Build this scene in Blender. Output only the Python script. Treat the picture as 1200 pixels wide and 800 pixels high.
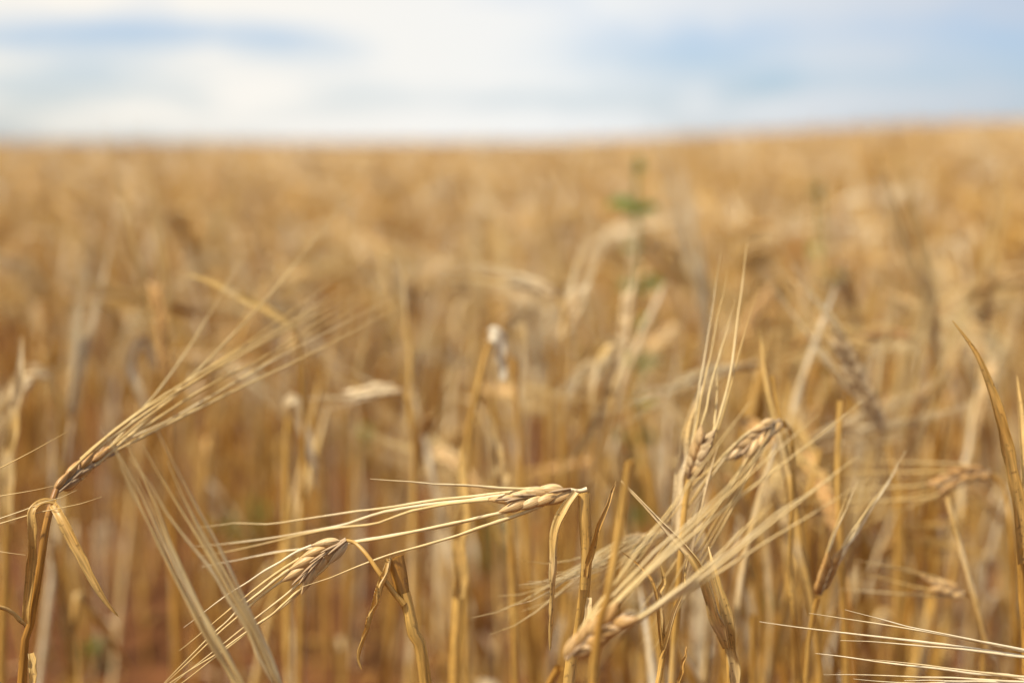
import bpy, math
import numpy as np
from mathutils import Vector

for o in list(bpy.data.objects):
    bpy.data.objects.remove(o)
SC = bpy.context.scene
COL = SC.collection
R = math.radians

# ------------------------------------------------------------------ camera
H = 0.48                       # eye height: just above the crop
PITCH = R(8.0)
FPX = 1200 * 50 / 36.0         # focal length in photo pixels
FOCUS = 0.49
cam_d = bpy.data.cameras.new('camera')
cam_d.lens = 50
cam_d.sensor_width = 36
cam_d.clip_start = 0.02
cam_d.clip_end = 6000
cam_d.dof.use_dof = True
cam_d.dof.focus_distance = FOCUS
cam_d.dof.aperture_fstop = 4.7
cam_d.dof.aperture_blades = 0
cam = bpy.data.objects.new('camera', cam_d)
COL.objects.link(cam)
cam.location = (0, 0, H)
cam.rotation_euler = (math.pi / 2 - PITCH, 0, 0)
SC.camera = cam

# ------------------------------------------------------------------ light
SUN_EL, SUN_AZ = 60.0, -116.0   # azimuth from the view direction (+y), minus = left
w = bpy.data.worlds.new('World')
SC.world = w
w.use_nodes = True
nt = w.node_tree
nt.nodes.clear()
def N(t, ty, **kw):
    n = t.nodes.new(ty)
    for k, v in kw.items():
        setattr(n, k, v)
    return n
out = N(nt, 'ShaderNodeOutputWorld')
bg = N(nt, 'ShaderNodeBackground')
bg.inputs['Strength'].default_value = 0.084
sky = N(nt, 'ShaderNodeTexSky', sky_type='NISHITA')
sky.sun_disc = False
sky.sun_elevation = R(SUN_EL)
sky.sun_rotation = R(SUN_AZ)
sky.air_density = 1.0
sky.dust_density = 0.6
tc = N(nt, 'ShaderNodeTexCoord')
mp = N(nt, 'ShaderNodeMapping')
mp.inputs['Location'].default_value = (0.35, 0.0, 0.55)
mp.inputs['Scale'].default_value = (4.6, 4.6, 25.0)
mp.inputs['Rotation'].default_value = (0, R(5.0), 0)
nz = N(nt, 'ShaderNodeTexNoise')
nz.inputs['Scale'].default_value = 1.0
nz.inputs['Detail'].default_value = 5.0
nz.inputs['Roughness'].default_value = 0.5
nz.inputs['Distortion'].default_value = 0.35
cr = N(nt, 'ShaderNodeValToRGB')
cr.color_ramp.elements[0].position = 0.36
cr.color_ramp.elements[0].color = (0.42, 0.42, 0.42, 1)
cr.color_ramp.elements[1].position = 0.56
cr.color_ramp.elements[1].color = (0.97, 0.97, 0.97, 1)
# cream where the cloud lies towards the sun, blue-grey away from it
nz2 = N(nt, 'ShaderNodeTexNoise')
nz2.inputs['Scale'].default_value = 2.2
nz2.inputs['Detail'].default_value = 3.0
sx = N(nt, 'ShaderNodeSeparateXYZ')
mr = N(nt, 'ShaderNodeMapRange')
mr.inputs['From Min'].default_value = -0.40
mr.inputs['From Max'].default_value = 0.42
ccol = N(nt, 'ShaderNodeValToRGB')
ccol.color_ramp.elements[0].position = 0.0
ccol.color_ramp.elements[0].color = (8.9, 8.2, 7.1, 1)
ccol.color_ramp.elements[1].position = 1.0
ccol.color_ramp.elements[1].color = (4.4, 4.9, 5.7, 1)
e = ccol.color_ramp.elements.new(0.55)
e.color = (7.7, 7.75, 7.65, 1)
mixc = N(nt, 'ShaderNodeMix', data_type='RGBA')
L = nt.links.new
blue = N(nt, 'ShaderNodeMix', data_type='RGBA', blend_type='MULTIPLY')
blue.inputs['Factor'].default_value = 1.0
blue.inputs[7].default_value = (0.60, 0.80, 1.16, 1)
L(sky.outputs['Color'], blue.inputs[6])
L(tc.outputs['Generated'], mp.inputs['Vector'])
L(mp.outputs['Vector'], nz.inputs['Vector'])
L(nz.outputs['Fac'], cr.inputs['Fac'])
L(tc.outputs['Generated'], sx.inputs['Vector'])
L(sx.outputs['X'], mr.inputs['Value'])
L(mr.outputs['Result'], ccol.inputs['Fac'])
# clear gaps in the thin cloud, as directions in the sky (x, z) with their half sizes
wob = N(nt, 'ShaderNodeTexNoise')
wob.inputs['Scale'].default_value = 9.0
wob.inputs['Detail'].default_value = 5.0
L(tc.outputs['Generated'], wob.inputs['Vector'])
wadd = N(nt, 'ShaderNodeVectorMath', operation='MULTIPLY_ADD')
wadd.inputs[1].default_value = (0.16, 0.0, 0.050)
L(wob.outputs['Color'], wadd.inputs[0])
L(tc.outputs['Generated'], wadd.inputs[2])
fac = cr.outputs['Color']
for (gx0, gz0, hx, hz, amt) in [(-0.27, 0.074, 0.050, 0.008, 0.62), (-0.155, 0.063, 0.03, 0.010, 0.45), (0.115, 0.066, 0.075, 0.015, 0.62), (0.175, 0.038, 0.030, 0.009, 0.62), (0.075, 0.034, 0.03, 0.010, 0.4), (0.33, 0.06, 0.10, 0.04, 0.25)]:
    sbv = N(nt, 'ShaderNodeVectorMath', operation='SUBTRACT')
    sbv.inputs[1].default_value = (gx0 + 0.08, 0, gz0 + 0.025)
    L(wadd.outputs['Vector'], sbv.inputs[0])
    mlv = N(nt, 'ShaderNodeVectorMath', operation='MULTIPLY')
    mlv.inputs[1].default_value = (0.75 / hx, 0, 0.72 / hz)
    L(sbv.outputs['Vector'], mlv.inputs[0])
    lnv = N(nt, 'ShaderNodeVectorMath', operation='LENGTH')
    L(mlv.outputs['Vector'], lnv.inputs[0])
    gm = N(nt, 'ShaderNodeMapRange', interpolation_type='SMOOTHSTEP')
    gm.inputs['From Min'].default_value = 0.1
    gm.inputs['From Max'].default_value = 1.5
    gm.inputs['To Min'].default_value = 1 - amt
    gm.inputs['To Max'].default_value = 1.0
    L(lnv.outputs['Value'], gm.inputs['Value'])
    gmul = N(nt, 'ShaderNodeMath', operation='MULTIPLY')
    L(fac, gmul.inputs[0])
    L(gm.outputs['Result'], gmul.inputs[1])
    fac = gmul.outputs[0]
L(fac, mixc.inputs['Factor'])
L(blue.outputs[2], mixc.inputs[6])
L(ccol.outputs['Color'], mixc.inputs[7])
L(mixc.outputs[2], bg.inputs['Color'])
L(bg.outputs['Background'], out.inputs['Surface'])

sun_d = bpy.data.lights.new('sun', 'SUN')
sun_d.energy = 4.6
sun_d.angle = R(3.0)
sun_d.color = (1.0, 0.90, 0.74)
sun = bpy.data.objects.new('sun', sun_d)
COL.objects.link(sun)
sdir = Vector((math.sin(R(SUN_AZ)) * math.cos(R(SUN_EL)), math.cos(R(SUN_AZ)) * math.cos(R(SUN_EL)), math.sin(R(SUN_EL))))
sun.rotation_euler = sdir.to_track_quat('Z', 'Y').to_euler()
sun.location = (0, 0, 5)

SC.view_settings.view_transform = 'Standard'
SC.view_settings.look = 'None'
SC.view_settings.exposure = 0.50
SC.view_settings.gamma = 1.0
SC.render.engine = 'CYCLES'
SC.cycles.use_denoising = True
SC.cycles.max_bounces = 7
SC.cycles.diffuse_bounces = 4
SC.cycles.transmission_bounces = 4
SC.cycles.caustics_reflective = False
SC.cycles.caustics_refractive = False

# ------------------------------------------------------------------ helpers
CP, SP = math.cos(PITCH), math.sin(PITCH)
RIGHT, UP, FWD = np.array([1., 0, 0]), np.array([0, SP, CP]), np.array([0, CP, -SP])
EYE = np.array([0, 0, H])

def P(px, py, d):
    return EYE + FWD * d + RIGHT * ((px - 600) / FPX * d) + UP * ((400 - py) / FPX * d)

def sstep(a, b, x):
    t = np.clip((x - a) / (b - a), 0, 1)
    return t * t * (3 - 2 * t)

def vnoise(x, y, seed=0):
    xi, yi = np.floor(x).astype(np.int64), np.floor(y).astype(np.int64)
    fx, fy = x - xi, y - yi
    fx, fy = fx * fx * (3 - 2 * fx), fy * fy * (3 - 2 * fy)
    def h(a, b):
        n = (a * 374761393 + b * 668265263 + seed * 974711) & 0xffffffff
        n = ((n ^ (n >> 13)) * 1274126177) & 0xffffffff
        return ((n ^ (n >> 16)) & 0xffff) / 65535.0
    return (h(xi, yi) * (1 - fx) + h(xi + 1, yi) * fx) * (1 - fy) + (h(xi, yi + 1) * (1 - fx) + h(xi + 1, yi + 1) * fx) * fy

def ground(x, y):
    """height of the soil: lumpy near, a gentle rise far off to the right"""
    x, y = np.asarray(x, float), np.asarray(y, float)
    r = np.hypot(x, y)
    rise = 0.0165 * np.clip(y, 0, 400) * sstep(-0.05, 0.40, x / np.maximum(y, 0.5)) * sstep(1.0, 5.0, y)
    near = 1 - sstep(6, 12, r)
    z = (vnoise(x * 7, y * 7, 1) - 0.5) * 0.020 + (vnoise(x * 19, y * 19, 2) - 0.5) * 0.014 + (vnoise(x * 47, y * 47, 3) - 0.5) * 0.008
    return rise + z * near

def norm(v):
    v = np.asarray(v, float)
    return v / np.maximum(np.linalg.norm(v, axis=-1, keepdims=True), 1e-12)

def spline(pts, n):
    """Catmull-Rom through pts, n samples evenly spaced by arc length"""
    p = np.asarray(pts, float)
    if len(p) == 2:
        return p[0] + (p[1] - p[0]) * np.linspace(0, 1, n)[:, None]
    q = np.vstack([2 * p[0] - p[1], p, 2 * p[-1] - p[-2]])
    res = []
    for i in range(len(p) - 1):
        a, b, c, d = q[i], q[i + 1], q[i + 2], q[i + 3]
        t = np.linspace(0, 1, 24, endpoint=False)[:, None]
        res.append(0.5 * ((2 * b) + (c - a) * t + (2 * a - 5 * b + 4 * c - d) * t ** 2 + (3 * b - a - 3 * c + d) * t ** 3))
    res = np.vstack(res + [p[-1:]])
    s = np.concatenate([[0], np.cumsum(np.linalg.norm(np.diff(res, axis=0), axis=1))])
    u = np.linspace(0, s[-1], n)
    return np.stack([np.interp(u, s, res[:, k]) for k in range(3)], 1)

def frames(path, hint):
    n = len(path)
    t = norm(np.gradient(path, axis=0))
    u = np.zeros_like(path)
    h = np.asarray(hint, float)
    h = h - t[0] * h.dot(t[0])
    if np.linalg.norm(h) < 1e-6:
        h = np.cross(t[0], [0.3, 0.9, 0.1])
    u[0] = norm(h)
    for i in range(1, n):
        v = u[i - 1] - t[i] * u[i - 1].dot(t[i])
        u[i] = norm(v)
    return t, u, np.cross(t, u)

def rings_to_geom(rings, uscale=1.0):
    """rings: n x k x 3 -> verts, quads, per-corner uv (around, along in metres)"""
    n, k, _ = rings.shape
    V = rings.reshape(-1, 3)
    i, j = np.meshgrid(np.arange(n - 1), np.arange(k), indexing='ij')
    j2 = (j + 1) % k
    Q = np.stack([i * k + j, i * k + j2, (i + 1) * k + j2, (i + 1) * k + j], -1).reshape(-1, 4)
    c = rings.mean(1)
    s = np.concatenate([[0], np.cumsum(np.linalg.norm(np.diff(c, axis=0), axis=1))])
    u0, u1 = j / k * uscale, (j + 1) / k * uscale
    v0, v1 = s[i], s[i + 1]
    UV = np.stack([np.stack([u0, v0], -1), np.stack([u1, v0], -1), np.stack([u1, v1], -1), np.stack([u0, v1], -1)], 2).reshape(-1, 4, 2)
    return V, Q, UV

def tube(path, rad, k=6, hint=(1, 0.2, 0), flat=1.0, twist=0.0, ridge=0.0, nridge=5):
    path = np.asarray(path, float)
    n = len(path)
    rad = np.interp(np.linspace(0, 1, n), np.linspace(0, 1, len(rad)), rad) if np.ndim(rad) else np.full(n, rad)
    t, u, v = frames(path, hint)
    a = np.linspace(0, 2 * np.pi, k, endpoint=False)[None, :] + np.linspace(0, twist, n)[:, None]
    rr = rad[:, None] * (1 + ridge * np.cos(nridge * a))
    rings = path[:, None, :] + (rr * np.cos(a))[..., None] * u[:, None, :] + (rr * flat * np.sin(a))[..., None] * v[:, None, :]
    return rings_to_geom(rings)

def blade(path, width, hint, curl=0.5, twist=0.0, k=5, thick=0.00025, profile=None, crinkle=0.0, rng=None):
    """a dry leaf blade: a thin curled strip with two sides, tapering to its tip"""
    path = np.asarray(path, float)
    n = len(path)
    s = np.linspace(0, 1, n)
    if profile is None:
        wd = width * (np.clip(1 - s ** 2.4, 0, 1) ** 0.75) * (0.75 + 0.25 * np.minimum(1, s * 6)) + 0.00025
    else:
        wd = width * np.interp(s, np.linspace(0, 1, len(profile)), profile)
    t, u, v = frames(path, hint)
    tw = np.linspace(0, twist, n)
    if rng is not None and crinkle > 0:
        tw = tw + np.interp(s, np.linspace(0, 1, 9), rng.normal(0, crinkle, 9))
        wd = wd * (1 + np.interp(s, np.linspace(0, 1, 14), rng.normal(0, crinkle * 0.35, 14)))
    U = u * np.cos(tw)[:, None] + v * np.sin(tw)[:, None]
    W = -u * np.sin(tw)[:, None] + v * np.cos(tw)[:, None]
    x = np.linspace(-1, 1, k)
    ang = x * curl * 1.5
    cx = np.sin(ang) / max(curl * 1.5, 1e-3)
    cz = (1 - np.cos(ang)) / max(curl * 1.5, 1e-3)
    hw = wd[:, None, None] * 0.5
    top = path[:, None, :] + hw * (cx[None, :, None] * W[:, None, :] + cz[None, :, None] * U[:, None, :])
    th = np.minimum(thick, wd * 0.25)[:, None, None] * U[:, None, :]
    rings = np.concatenate([top + th, (top - th)[:, ::-1, :]], 1)
    return rings_to_geom(rings)

def merge(gs):
    Vs, Qs, UVs, off = [], [], [], 0
    for V, Q, UV in gs:
        Vs.append(V); Qs.append(Q + off); UVs.append(UV); off += len(V)
    return np.vstack(Vs), np.vstack(Qs), np.vstack(UVs)

def xform(g, s, rz, loc, tilt=(0, 0)):
    V, Q, UV = g
    V = V * s
    V = V + np.outer(V[:, 2], [tilt[0], tilt[1], 0])
    c, d = math.cos(rz), math.sin(rz)
    V = np.stack([V[:, 0] * c - V[:, 1] * d, V[:, 0] * d + V[:, 1] * c, V[:, 2]], 1) + np.asarray(loc)
    return V, Q, UV * np.array([1, s])

def make_mesh(name, g, mat, tint=None, smooth=True):
    V, Q, UV = g
    m = bpy.data.meshes.new(name)
    m.vertices.add(len(V))
    m.vertices.foreach_set('co', V.astype(np.float32).ravel())
    m.loops.add(Q.size)
    m.loops.foreach_set('vertex_index', Q.astype(np.int32).ravel())
    m.polygons.add(len(Q))
    m.polygons.foreach_set('loop_start', np.arange(0, Q.size, 4, dtype=np.int32))
    m.polygons.foreach_set('loop_total', np.full(len(Q), 4, dtype=np.int32))
    m.polygons.foreach_set('use_smooth', np.full(len(Q), smooth))
    if UV is not None:
        lay = m.uv_layers.new(name='UVMap')
        lay.data.foreach_set('uv', UV.astype(np.float32).ravel())
    if tint is not None:
        at = m.attributes.new('tint', 'FLOAT', 'POINT')
        at.data.foreach_set('value', tint.astype(np.float32))
    m.update(calc_edges=True)
    m.materials.append(mat)
    return m

def obj(name, g, mat, parent=None, origin=None, tone=0.5, tint=None, smooth=True):
    if origin is not None:
        g = (g[0] - np.asarray(origin), g[1], g[2])
    o = bpy.data.objects.new(name, make_mesh(name, g, mat, tint, smooth))
    COL.objects.link(o)
    o.color = (tone, tone, tone, 1)
    if parent is not None:
        o.parent = parent
    return o

def empty(name, loc, label, cat, group=None, rz=0):
    o = bpy.data.objects.new(name, None)
    COL.objects.link(o)
    o.empty_display_size = 0.02
    o.location = loc
    o.rotation_euler = (0, 0, rz)
    o['label'] = label
    o['category'] = cat
    if group:
        o['group'] = group
    return o

# ------------------------------------------------------------------ materials
def straw_mat(name, ramp, rough=0.5, transl=0.15, spots=0.35, fibre=0.35, bump=0.25, stuff=False, spec=0.45):
    m = bpy.data.materials.new(name)
    m.use_nodes = True
    t = m.node_tree
    t.nodes.clear()
    L = t.links.new
    o = N(t, 'ShaderNodeOutputMaterial')
    b = N(t, 'ShaderNodeBsdfPrincipled')
    b.inputs['Roughness'].default_value = rough
    b.inputs['Specular IOR Level'].default_value = spec
    if stuff:
        a = N(t, 'ShaderNodeAttribute', attribute_name='tint')
        tone = a.outputs['Fac']
    else:
        oi = N(t, 'ShaderNodeObjectInfo')
        sp = N(t, 'ShaderNodeSeparateColor')
        L(oi.outputs['Color'], sp.inputs['Color'])
        tone = sp.outputs['Red']
    uv = N(t, 'ShaderNodeUVMap', uv_map='UVMap')
    tcn = N(t, 'ShaderNodeTexCoord')
    # fibres run along the stem: stretched noise
    mp = N(t, 'ShaderNodeMapping')
    mp.inputs['Scale'].default_value = (9, 60, 1)
    L(uv.outputs['UV'], mp.inputs['Vector'])
    fn = N(t, 'ShaderNodeTexNoise')
    fn.inputs['Scale'].default_value = 1.6
    fn.inputs['Detail'].default_value = 3
    L(mp.outputs['Vector'], fn.inputs['Vector'])
    # slow drift of colour along the length
    mp2 = N(t, 'ShaderNodeMapping')
    mp2.inputs['Scale'].default_value = (42, 42, 42)
    L(tcn.outputs['Object'], mp2.inputs['Vector'])
    dn = N(t, 'ShaderNodeTexNoise')
    dn.inputs['Scale'].default_value = 1.0
    dn.inputs['Detail'].default_value = 2
    L(mp2.outputs['Vector'], dn.inputs['Vector'])
    ad = N(t, 'ShaderNodeMath', operation='MULTIPLY_ADD')
    ad.inputs[1].default_value = 0.55
    L(dn.outputs['Fac'], ad.inputs[0])
    sb = N(t, 'ShaderNodeMath', operation='SUBTRACT')
    sb.inputs[1].default_value = 0.275
    L(tone, ad.inputs[2])
    L(ad.outputs[0], sb.inputs[0])
    cr = N(t, 'ShaderNodeValToRGB')
    els = cr.color_ramp.elements
    while len(els) < len(ramp):
        els.new(0.5)
    for q, (pos, c) in enumerate(ramp):
        els[q].position = pos
        els[q].color = (*c, 1)
    L(sb.outputs[0], cr.inputs['Fac'])
    mr = N(t, 'ShaderNodeMapRange')
    mr.inputs['From Min'].default_value = 0.3
    mr.inputs['From Max'].default_value = 0.7
    mr.inputs['To Min'].default_value = 1 - fibre
    mr.inputs['To Max'].default_value = 1 + fibre * 0.4
    L(fn.outputs['Fac'], mr.inputs['Value'])
    mu = N(t, 'ShaderNodeMix', data_type='RGBA', blend_type='MULTIPLY')
    mu.inputs['Factor'].default_value = 1
    L(cr.outputs['Color'], mu.inputs[6])
    L(mr.outputs['Result'], mu.inputs[7])
    # brown weather specks
    sn = N(t, 'ShaderNodeTexNoise')
    sn.inputs['Scale'].default_value = 620
    sn.inputs['Detail'].default_value = 3
    L(tcn.outputs['Object'], sn.inputs['Vector'])
    s2 = N(t, 'ShaderNodeMapRange')
    s2.inputs['From Min'].default_value = 0.60
    s2.inputs['From Max'].default_value = 0.70
    s2.inputs['To Max'].default_value = spots
    L(sn.outputs['Fac'], s2.inputs['Value'])
    mx = N(t, 'ShaderNodeMix', data_type='RGBA')
    mx.inputs[7].default_value = (0.16, 0.075, 0.026, 1)
    L(s2.outputs['Result'], mx.inputs['Factor'])
    L(mu.outputs[2], mx.inputs[6])
    L(mx.outputs[2], b.inputs['Base Color'])
    if bump > 0:
        bp = N(t, 'ShaderNodeBump')
        bp.inputs['Strength'].default_value = bump
        bp.inputs['Distance'].default_value = 0.0004
        L(fn.outputs['Fac'], bp.inputs['Height'])
        L(bp.outputs['Normal'], b.inputs['Normal'])
    tr = N(t, 'ShaderNodeBsdfTranslucent')
    L(mx.outputs[2], tr.inputs['Color'])
    ms = N(t, 'ShaderNodeMixShader')
    ms.inputs['Fac'].default_value = transl
    L(b.outputs['BSDF'], ms.inputs[1])
    L(tr.outputs['BSDF'], ms.inputs[2])
    L(ms.outputs['Shader'], o.inputs['Surface'])
    return m

STRAW = [(0.0, (0.24, 0.090, 0.015)), (0.35, (0.50, 0.255, 0.045)), (0.65, (0.69, 0.430, 0.115)), (1.0, (0.86, 0.74, 0.50))]
LEAF = [(0.0, (0.36, 0.170, 0.040)), (0.35, (0.60, 0.345, 0.085)), (0.65, (0.74, 0.51, 0.18)), (1.0, (0.90, 0.82, 0.64))]  # palest stop puts specular glints into the leaf colour
AWN = [(0.0, (0.50, 0.28, 0.075)), (0.4, (0.68, 0.46, 0.155)), (0.7, (0.76, 0.58, 0.27)), (1.0, (0.84, 0.73, 0.50))]
GRAIN = [(0.0, (0.42, 0.21, 0.065)), (0.4, (0.64, 0.37, 0.125)), (0.7, (0.72, 0.47, 0.20)), (1.0, (0.80, 0.62, 0.36))]
CHAFF = [(0.0, (0.26, 0.15, 0.07)), (0.5, (0.48, 0.33, 0.18)), (1.0, (0.64, 0.52, 0.36))]
M = {
    'stem': straw_mat('dry straw stem', STRAW, 0.42, 0.10, 0.55, 0.40, 0.35),
    'leaf': straw_mat('dry leaf blade', LEAF, 0.45, 0.28, 0.60, 0.45, 0.5),
    'awn': straw_mat('barley awn', AWN, 0.45, 0.22, 0.20, 0.20, 0.2),
    'grain': straw_mat('barley grain husk', GRAIN, 0.42, 0.12, 0.30, 0.55, 0.9),
    'chaff': straw_mat('grey chaff scales', CHAFF, 0.6, 0.15, 0.4, 0.4, 0.2),
    'field': straw_mat('distant standing barley', STRAW, 0.45, 0.10, 0.0, 0.2, 0.0, stuff=True),
}

def green_mat():
    m = bpy.data.materials.new('weed green')
    m.use_nodes = True
    t = m.node_tree
    t.nodes.clear()
    L = t.links.new
    o = N(t, 'ShaderNodeOutputMaterial'); b = N(t, 'ShaderNodeBsdfPrincipled')
    b.inputs['Roughness'].default_value = 0.75
    b.inputs['Specular IOR Level'].default_value = 0.2
    tcn = N(t, 'ShaderNodeTexCoord'); n = N(t, 'ShaderNodeTexNoise')
    n.inputs['Scale'].default_value = 60
    cr = N(t, 'ShaderNodeValToRGB')
    cr.color_ramp.elements[0].position = 0.3
    cr.color_ramp.elements[0].color = (0.105, 0.145, 0.026, 1)
    cr.color_ramp.elements[1].position = 0.7
    cr.color_ramp.elements[1].color = (0.20, 0.25, 0.06, 1)
    tr = N(t, 'ShaderNodeBsdfTranslucent'); ms = N(t, 'ShaderNodeMixShader')
    ms.inputs['Fac'].default_value = 0.3
    L(tcn.outputs['Object'], n.inputs['Vector']); L(n.outputs['Fac'], cr.inputs['Fac'])
    L(cr.outputs['Color'], b.inputs['Base Color']); L(cr.outputs['Color'], tr.inputs['Color'])
    L(b.outputs['BSDF'], ms.inputs[1]); L(tr.outputs['BSDF'], ms.inputs[2]); L(ms.outputs['Shader'], o.inputs['Surface'])
    return m
M['green'] = green_mat()

def soil_mat():
    m = bpy.data.materials.new('red brown soil')
    m.use_nodes = True
    t = m.node_tree
    t.nodes.clear()
    L = t.links.new
    o = N(t, 'ShaderNodeOutputMaterial'); b = N(t, 'ShaderNodeBsdfPrincipled')
    b.inputs['Roughness'].default_value = 0.9
    b.inputs['Specular IOR Level'].default_value = 0.2
    tcn = N(t, 'ShaderNodeTexCoord'); n = N(t, 'ShaderNodeTexNoise'); n2 = N(t, 'ShaderNodeTexNoise')
    n.inputs['Scale'].default_value = 14; n.inputs['Detail'].default_value = 8
    n2.inputs['Scale'].default_value = 130; n2.inputs['Detail'].default_value = 4
    cr = N(t, 'ShaderNodeValToRGB')
    cr.color_ramp.elements[0].position = 0.3
    cr.color_ramp.elements[0].color = (0.076, 0.028, 0.009, 1)
    cr.color_ramp.elements[1].position = 0.7
    cr.color_ramp.elements[1].color = (0.165, 0.064, 0.020, 1)
    bp = N(t, 'ShaderNodeBump'); bp.inputs['Strength'].default_value = 0.6; bp.inputs['Distance'].default_value = 0.006
    L(tcn.outputs['Object'], n.inputs['Vector']); L(tcn.outputs['Object'], n2.inputs['Vector'])
    L(n.outputs['Fac'], cr.inputs['Fac']); L(cr.outputs['Color'], b.inputs['Base Color'])
    L(n2.outputs['Fac'], bp.inputs['Height']); L(bp.outputs['Normal'], b.inputs['Normal'])
    L(b.outputs['BSDF'], o.inputs['Surface'])
    return m
M['soil'] = soil_mat()

# ------------------------------------------------------------------ soil
def graded(fine0, fine1, step, far0, far1):
    a = list(np.arange(fine0, fine1 + 1e-6, step))
    lo, hi, s = [a[0]], [a[-1]], step
    while hi[-1] < far1:
        s *= 1.25
        hi.append(hi[-1] + s)
    s = step
    while lo[-1] > far0:
        s *= 1.25
        lo.append(lo[-1] - s)
    return np.array(lo[::-1][:-1] + a + hi[1:])
gx = graded(-1.6, 1.6, 0.014, -3000, 3000)
gy = graded(-0.3, 3.6, 0.014, -200, 4000)
X, Y = np.meshgrid(gx, gy, indexing='ij')
V = np.stack([X, Y, ground(X, Y)], -1).reshape(-1, 3)
ny = len(gy)
i, j = np.meshgrid(np.arange(len(gx) - 1), np.arange(ny - 1), indexing='ij')
Q = np.stack([i * ny + j, (i + 1) * ny + j, (i + 1) * ny + j + 1, i * ny + j + 1], -1).reshape(-1, 4)
soil = obj('soil', (V, Q, None), M['soil'])
soil['kind'] = 'structure'

# ------------------------------------------------------------------ barley pieces
def kernel(base, dirv, n, length, wid, k=10, seg=9, flat=0.72):
    """one plump grain in its husk, tip drawn out to the awn"""
    s = np.linspace(0, 1, seg)
    side = np.cross(dirv, n)
    bend = np.sin(s * np.pi) * 0.10 * length
    path = base + np.outer(s * length, dirv) + np.outer(bend, norm(side) * 0)
    prof = np.interp(s, [0, 0.06, 0.18, 0.36, 0.55, 0.75, 0.90, 1.0], [0.15, 0.48, 0.84, 1.0, 0.93, 0.62, 0.30, 0.15])
    t, u, v = frames(path, side)
    a = np.linspace(0, 2 * np.pi, k, endpoint=False)
    rr = prof[:, None] * wid * 0.5 * (1 + 0.09 * np.cos(5 * a)[None, :])
    rings = path[:, None, :] + (rr * np.cos(a))[..., None] * u[:, None, :] + (rr * flat * np.sin(a))[..., None] * v[:, None, :]
    return rings_to_geom(rings)

def awn_geom(p0, d0, p1, r0, rng, k=4, seg=14, wob=0.012, bend=None):
    p0, p1 = np.asarray(p0, float), np.asarray(p1, float)
    Ln = np.linalg.norm(p1 - p0)
    c1 = p0 + (d0 * 0.45 + norm(p1 - p0) * 0.55) * Ln * 0.30
    mid = (p1 - p0)
    c2 = p1 - norm(mid) * Ln * 0.33 + rng.normal(0, wob, 3) * Ln
    if bend is not None:
        c2 = c2 + np.asarray(bend) * Ln
    s = np.linspace(0, 1, seg)[:, None]
    path = (1 - s) ** 3 * p0 + 3 * (1 - s) ** 2 * s * c1 + 3 * (1 - s) * s ** 2 * c2 + s ** 3 * p1
    if seg > 8:   # small kinks in a dry awn
        kk = np.interp(np.linspace(0, 1, seg), np.linspace(0, 1, 9), np.concatenate([[0], rng.normal(0, 0.0050, 7) * Ln, [0]]))
        path = path + np.outer(kk, norm(np.cross(mid, rng.normal(0, 1, 3))))
    rr = np.interp(np.linspace(0, 1, seg), [0, 0.25, 0.5, 0.75, 1], [r0, r0 * 0.88, r0 * 0.66, r0 * 0.42, r0 * 0.14])
    if seg > 8:
        rr = rr * rng.uniform(0.82, 1.15, seg)
    return tube(path, rr, k, hint=(0.1, 0.2, 1), twist=rng.uniform(-5, 5), flat=0.62)

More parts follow.
